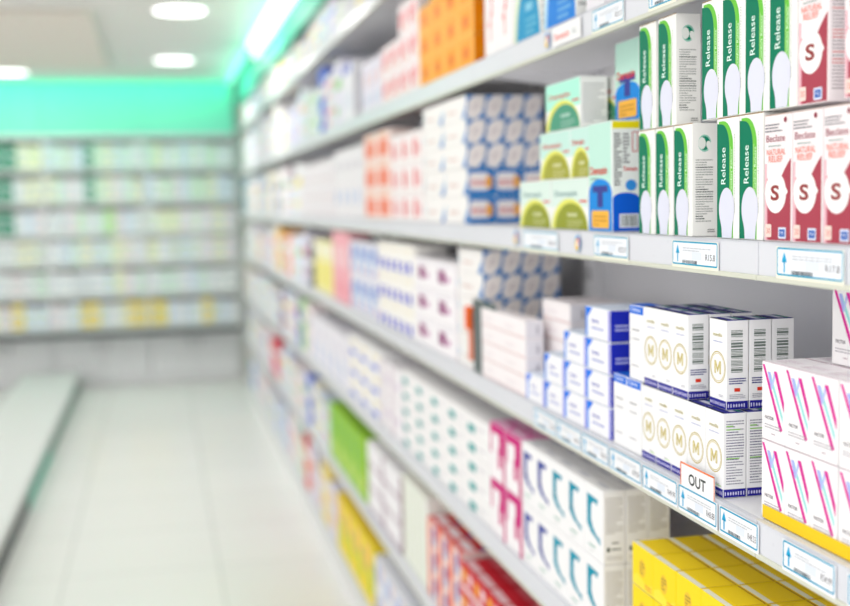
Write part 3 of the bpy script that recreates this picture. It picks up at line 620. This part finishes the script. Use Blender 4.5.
# shelf D (waist high)
generic('g_tealflat', .17, .13, .042, (248, 247, 248), ((.02, .1, .34, .5, (10, 160, 160)), (.4, .4, .8, .55, (222, 220, 226))), top=(250, 249, 250), objname='white_accent_carton')
block('g_tealflat', 'flat white carton with teal dash, waist-high shelf', 'flat white cartons with a teal dash', ZD, 2.285, 5, 5, 1, x0=.645, pitch=.175)
generic('g_purp', .14, .12, .1, (247, 244, 248), ((.0, .0, .1, 1, (150, 60, 120)), (.3, .4, .8, .6, (230, 220, 236))), objname='white_accent_carton')
block('g_purp', 'white carton with purple edge, waist-high shelf', 'white cartons with a purple edge', ZD, 3.17, 2, 2, 1)
generic('g_blyl', .2, .12, .072, (247, 246, 248), ((.1, .1, .7, .3, (60, 90, 214)), (.2, .6, .8, .75, (240, 226, 180))), objname='white_accent_carton')
block('g_blyl', 'white carton with blue stripe, waist-high shelf', 'white cartons with a blue stripe', ZD, 3.47, 3, 3, 1)
generic('g_pale3', .2, .12, .19, (240, 238, 246), ((.1, .1, .3, .5, (170, 190, 236)), (.5, .6, .9, .8, (226, 222, 238))), objname='tall_pale_carton')
block('g_pale3', 'pale lilac-white carton, waist-high shelf', 'pale cartons at waist height', ZD, 4.10, 5, 1, 1, pitch=.207)
# shelf E (knee high)
generic('g_red3', .1, .1, .062, (214, 40, 54), ((.0, .0, 1, .2, (244, 232, 234)), (.1, .35, .45, .8, (246, 170, 60)), (.6, .4, .92, .8, (244, 216, 222))), side=(206, 30, 46), smarks=((.1, .3, .6, .7, (250, 180, 40)),), top=(206, 30, 48), tmarks=((.04, .06, .96, .26, (240, 200, 206)), (.06, .6, .94, .74, (226, 110, 122))), objname='red_carton')
block('g_red3', 'bright red carton, knee-high shelf', 'bright red cartons', ZE, 1.80, 7, 3, 2, x0=.642, pitch=.104)
generic('g_red4', .11, .1, .066, (244, 224, 220), ((.0, .0, .3, 1, (238, 110, 60)), (.5, .1, .75, .8, (90, 130, 200)), (.8, .5, 1, 1, (232, 60, 60))), top=(226, 48, 52), tmarks=((.1, .15, .9, .4, (250, 236, 240)), (.7, .5, .95, .9, (60, 60, 160)), (.0, .7, .5, 1, (244, 150, 50))), objname='red_carton')
block('g_red4', 'orange-red carton with yellow patch, knee-high shelf', 'orange-red cartons', ZE, 2.535, 3, 3, 2, pitch=.114)
generic('g_wgr', .1, .1, .24, (244, 246, 240), ((.1, .0, .2, 1, (190, 214, 160)), (.6, .0, .68, 1, (210, 222, 190))), top=(246, 246, 236), objname='white_edged_carton')
block('g_wgr', 'tall white carton with pale green stripes, knee-high shelf', 'tall green striped cartons', ZE, 2.885, 3, 1, 1)
generic('g_plum', .27, .16, .074, (248, 246, 250), ((.0, .0, 1, .1, (120, 30, 96)), (.94, .0, 1, 1, (120, 30, 96))), side=(130, 40, 104), top=(250, 249, 252), objname='white_edged_carton')
block('g_plum', 'white carton outlined in plum, knee-high shelf', 'white cartons outlined in plum', ZE, 3.205, 2, 3, 1, pitch=.28)
generic('g_green', .2, .14, .21, (162, 212, 60), ((.1, .5, .9, .9, (140, 200, 40)), (.3, .1, .8, .35, (200, 226, 110)), (.0, .0, .08, 1, (120, 190, 170))), top=(150, 204, 50), objname='lime_yellow_carton')
block('g_green', 'lime green carton, knee-high shelf', 'lime green cartons', ZE, 3.80, 4, 1, 1, pitch=.208)
# bottom shelf
generic('g_pal', .16, .14, .1, (236, 238, 246), ((.1, .2, .5, .8, (170, 190, 236)), (.6, .4, .9, .9, (236, 214, 214))), objname='pale_blue_carton')
block('g_pal', 'white and pale blue carton, bottom shelf', 'pale blue cartons on the bottom shelf', ZFb, 2.5, 7, 2, 1, pitch=.168)
generic('g_yel2', .19, .14, .21, (250, 226, 60), ((.1, .5, .6, .9, (246, 190, 120)), (.6, .2, .9, .7, (170, 210, 60))), top=(246, 214, 60), objname='lime_yellow_carton')
block('g_yel2', 'yellow carton with green patch, bottom shelf', 'yellow cartons on the bottom shelf', ZFb, 3.70, 4, 1, 1, pitch=.198)

# ------------------------------------------------------------------ long blurred run towards the back: every carton its own object
SH = {'B2': (ZB2, 'topmost shelf', .15), 'B': (ZB, 'above-eye shelf', .28), 'A': (ZA, 'eye-level shelf', .27), 'C': (ZC, 'chest-high shelf', .26), 'D': (ZD, 'waist-high shelf', .26), 'E': (ZE, 'knee-high shelf', .27), 'F': (ZFb, 'bottom shelf', .28)}
START = {'B2': 1.2, 'B': 4.10, 'A': 5.36, 'C': 5.0, 'D': 5.15, 'E': 4.66, 'F': 4.52}
PAL = {'white': (240, 239, 243), 'lilac-white': (232, 228, 243), 'mint-white': (226, 240, 236), 'cream': (244, 240, 226), 'rosy white': (244, 232, 234), 'pale blue': (220, 229, 244), 'grey-white': (226, 226, 230)}
ACC = {'no mark': None, 'grey band': (200, 200, 208), 'blue band': (130, 160, 226), 'peach band': (244, 196, 170), 'green band': (166, 210, 150), 'pink band': (238, 160, 180), 'yellow band': (240, 222, 120)}
SPECIAL = {('B', 9.1): ('teal-blue', (20, 120, 160)), ('A', 8.9): ('teal-blue', (30, 130, 165)), ('A', 6.35): ('dark grey', (110, 108, 126)), ('B2', 6.0): ('pale yellow', (238, 230, 130)), ('C', 6.4): ('amber', (236, 180, 60)),
           ('E', 6.7): ('red', (222, 70, 74)), ('F', 5.5): ('red', (228, 70, 66)), ('E', 6.9): ('hot pink', (226, 60, 130)), ('F', 8.6): ('bright blue', (40, 110, 214)), ('D', 5.7): ('royal blue', (60, 90, 200)), ('D', 5.4): ('pale green', (170, 216, 150)), ('A', 9.2): ('red topped', (214, 110, 100)), ('F', 4.9): ('pale yellow', (246, 224, 140)), ('C', 7.8): ('peach', (244, 206, 180)), ('C', 5.05): ('dark navy', (58, 66, 104)), ('C', 5.9): ('salmon', (240, 160, 140)), ('D', 6.3): ('plum', (150, 70, 130)), ('E', 5.2): ('royal blue', (70, 110, 214)), ('B', 4.6): ('bright blue', (80, 110, 214)), ('B', 5.7): ('pale lilac', (206, 200, 240)), ('B', 6.1): ('straw', (236, 226, 170))}
rf = random.Random(21); sizes = [(.16, .09), (.2, .1), (.24, .12), (.18, .09)]
for sh in ('B2', 'B', 'A', 'C', 'D', 'E', 'F'):
    z, word, hmax = SH[sh]; y = START[sh]; n = 0
    while y < 9.0:
        wd, dp = rf.choice(sizes); hh = round(rf.choice((.62, .72, .8, .88))*hmax, 3); n += 1
        if y+wd > 9.28: break
        sp = [v for (s, yy), v in SPECIAL.items() if s == sh and y <= yy < y+wd+.008]
        if sp: cn, cc = sp[0]; an, ac = 'pale band', (240, 236, 230)
        else: cn = rf.choice(list(PAL)); cc = PAL[cn]; an = rf.choice(list(ACC)); ac = ACC[an]
        nl = 1 if hh/hmax > .75 or sp else 2
        kn = 'far_%s_%s_%s_%s_%s' % (cn, an, wd, hh, nl)
        if kn not in KINDS:
            generic(kn, wd, dp, hh/nl-.001, cc, ((.05, .55, .95, .72, ac), (.1, .15, .5, .3, ac)) if ac else (), objname='medicine_carton')
        for l in range(nl):
            place(kn, (.645, y, z+G+l*(hh/nl-.0004)), '%s carton with %s, %s, %s blurred carton%s' % (cn, an, word, ORD[n], '' if nl == 1 else (', lower', ', upper')[l]), 'blurred cartons on the far '+word, 0)
        y += wd+.008

# back shelves
gb = random.Random(4)
BC = [('white', (240, 242, 243)), ('white', (236, 238, 240)), ('pale blue', (222, 232, 246)), ('cream', (240, 240, 214)), ('mint', (220, 240, 226)), ('grey-white', (222, 226, 228)), ('rosy white', (240, 230, 234))]
for i, z in enumerate(backz):
    hz = .2 if i else .2; n = 0; x = -1.60; 
    for (xa, xb) in ((-1.618, -.86), (-.858, -.10), (-.098, .63)):
        x = xa+.012; nn = gb.choice((8, 9, 10)); wd = round((xb-xa-.024)/nn-.002, 4)
        for q in range(nn):
            n += 1
            px = 157+(x+wd/2)*1180/9.75
            cn, cc = gb.choice(BC); tall = gb.choice((.18, .19, .20)); mark = gb.choice(((200, 212, 216), (214, 222, 236), (206, 226, 196)))
            if i >= 3 and (abs(px-9) < 5 or abs(px-24) < 5): cn, cc = 'dark green', (70, 150, 120)
            if i >= 4 and (abs(px-95) < 5): cn, cc = 'dark green', (96, 160, 136)
            if i in (3, 4) and abs(px-109) < 5: cn, cc = 'light green', (190, 232, 160)
            if i == 0 and (min(abs(px-q) for q in (22, 90, 135, 156, 203)) < 6): cn, cc = 'yellow', (244, 222, 120)
            if i in (4, 5) and (abs(px-42) < 8 or abs(px-113) < 8): cn, cc = 'cream', (240, 240, 206)
            kn = 'back_%s_%s_%s' % (cn, wd, tall)
            if kn not in KINDS: 
                mb = MB(); mb.box((0, 0, 0), (wd, .12, tall), mat(cc), .002); FF = Face(mb, (0, 0, 0), (1, 0, 0), (0, 0, 1), wd, tall)
                FF.rect(wd*.1, tall*.6, wd*.9, tall*.75, mark); FF.rect(wd*.15, tall*.2, wd*.6, tall*.4, mark)
                kind(kn, 'stock_carton', [('', mb.mesh(kn), None)], (wd, .12, tall))
            place(kn, (x, 9.756, z+G), '%s carton on the %s back shelf up, %s from the left' % (cn, ORD[i+1], ORD[n]), 'cartons on the back shelves')
            x += wd+.002

# ------------------------------------------------------------------ price tickets on the rails
CY = (24, 160, 200)
KY = .9865
def ticket(ynear, yfar, zrail, price, label, cream=True, arrow=True):
    ynear *= KY; yfar *= KY; L = yfar-ynear; H = .0335
    e = empty('price_ticket', (.6312, ynear, zrail-.0375)); tag(e, label, 'price ticket', 'cyan framed price tickets')
    m = MB(); m.box((.0004, 0, 0), (.0012, L, H), mat((244, 246, 250), .35), 0); F = Face(m, (.0004, L, 0), (0, -1, 0), (0, 0, 1), L, H)
    if cream: F.rect(.0002, .0002, L-.0002, H-.0002, (246, 244, 226)); F.rrect(.003, .0045, L-.003, H-.0015, .002, (242, 246, 252))
    F.text(price, L*.74, .011, .0075, (120, 116, 124), w=L*.2, bold=.01); F.barcode(L*.24, .0055, L*.56, .0095, (80, 90, 100), seed=int(L*9999)); F.para(L*.25, H*.62, L*.85, H*.8, 2, (196, 200, 208), int(L*777), .4); F.rect(L*.45, .011, L*.66, H*.6, (230, 237, 248))
    m.build('ticket_card', e)
    m = MB(); F = Face(m, (.0003, L, 0), (0, -1, 0), (0, 0, 1), L, H); th = .0019
    x0, x1, y0, y1, r = .0015, L-.0015, .0035, H-.0008, .003
    out = []; inn = []
    for cx, cy, a in ((x1-r, y0+r, -90), (x1-r, y1-r, 0), (x0+r, y1-r, 90), (x0+r, y0+r, 180)):
        for k in range(5):
            t = math.radians(a+k*22.5); out.append((cx+r*math.cos(t), cy+r*math.sin(t))); inn.append((cx+(r-th)*math.cos(t), cy+(r-th)*math.sin(t)))
    for k in range(20):
        j = (k+1) % 20; m.face([F.p(*out[k]), F.p(*out[j]), F.p(*inn[j]), F.p(*inn[k])], mat(CY, .35))
    m.build('ticket_frame', e)
    if arrow:
        m = MB(); F = Face(m, (.0003, L, 0), (0, -1, 0), (0, 0, 1), L, H); c = L*.13; a = mat((22, 170, 222), .35)
        m.face([F.p(c-.0015, .007), F.p(c+.0015, .007), F.p(c+.0015, .019), F.p(c-.0015, .019)], a); m.face([F.p(c-.0055, .0175), F.p(c+.0055, .0175), F.p(c, .0285)], a)
        m.build('arrow', e)
ticket(1.276, 1.403, ZA, 'R15.8', 'cyan framed price ticket under the green striped gel cartons')
ticket(1.014, 1.142, ZA, 'R17.8', 'cyan framed price ticket under the maroon spray cartons')
ticket(1.548, 1.682, ZA, 'R22.9', 'cyan framed price ticket under the blue T syrup carton')
ticket(1.846, 2.033, ZA, 'R24.9', 'pale price ticket under the olive dome cartons at left', True, False)
ticket(1.559, 1.682, ZB, 'R31.5', 'cyan framed price ticket on the rail above the T syrup carton')
ticket(1.39, 1.475, ZB, 'R35.0', 'cyan framed price ticket touching the top edge of the photo')
ticket(1.024, 1.126, ZC, 'R54.99', 'cyan framed price ticket reading R54.99 below pink striped cartons', False)
ticket(1.178, 1.272, ZC, 'R48.33', 'cyan framed price ticket right of the OUT sign', False)
ticket(1.278, 1.386, ZC, 'R48.88', 'cyan framed price ticket directly below the OUT sign', False)
ticket(1.389, 1.502, ZC, 'R49.99', 'cyan framed price ticket just left of the OUT sign', False)
ticket(1.506, 1.624, ZC, 'R39.50', 'cyan framed price ticket under the blue banded white cartons', False)
ticket(1.628, 1.742, ZC, 'R36.25', 'cyan framed price ticket under the tallest blue eyedrop pile', False)
ticket(1.746, 1.862, ZC, 'R36.99', 'cyan framed price ticket under the middle blue eyedrop pile', False)
ticket(1.866, 1.985, ZC, 'R42.00', 'cyan framed price ticket under the lowest blue eyedrop pile', False)
ticket(.905, 1.003, ZC, 'R54.99', 'cyan framed price ticket cut by the right edge of photo', False)
# flat brand stickers with coloured ring on the rails
for (y, z, lb) in ((1.742, ZA, 'at eye level under the olive cartons'), (1.98, ZA, 'at eye level, farther one'), (1.866, ZB, 'above eye level')):
    pass
m = MB(); F = Face(m, (.6312, 1.835, ZB-.034), (0, -1, 0), (0, 0, 1), .13, .03); F.rect(0, 0, .13, .03, (246, 246, 247)); F.text('Demazin', .008, .009, .0105, (232, 110, 100), w=.07, bold=.02); F.text('NS', .092, .009, .009, (170, 176, 180), w=.018)
tag(m.build('rail_sticker'), 'white rail sticker with red lettering above the T syrup cartons', 'sticker')
for (y, z, lb) in ((1.85, ZB, 'round multicoloured sticker on rail above eye level'), (1.715, ZA, 'round multicoloured rail sticker nearer the T syrup carton'), (2.037, ZA, 'round multicoloured rail sticker left of pale ticket')):
    m = MB(); F = Face(m, (.6310, y+.026, z-.032), (0, -1, 0), (0, 0, 1), .026, .026); F.ell(.013, .013, .0125, .013, (120, 180, 230)); F.ell(.011, .011, .009, .0095, (246, 206, 90)); F.ell(.016, .015, .006, .007, (238, 130, 130)); F.ell(.013, .013, .004, .005, (246, 246, 248))
    tag(m.build('round_sticker'), lb, 'sticker')
# OUT sign
e = empty('shelf_sign', (.6306, 1.2865, ZC-.012)); tag(e, 'small white OUT sign with orange border standing on the price rail', 'sign')
m = MB(); L, H = .094, .052; m.box((.0, 0, 0), (.0006, L, H), mat((248, 248, 250)), 0); F = Face(m, (0, L, 0), (0, -1, 0), (0, 0, 1), L, H)
F.text('OUT', L*.5, H*.66, .0145, (45, 50, 50), w=.047, bold=.02, cen=True); F.text('OF STOCK', L*.5, H*.31, .008, (45, 50, 50), w=.05, bold=.02, cen=True); m.build('sign_card', e)
m = MB(); F = Face(m, (-.0001, L, 0), (0, -1, 0), (0, 0, 1), L, H); F.frame(0, 0, L, H, .0022, (240, 120, 60)); m.build('sign_border', e)
e.location = (.6326, 1.2690, ZC-.0265)
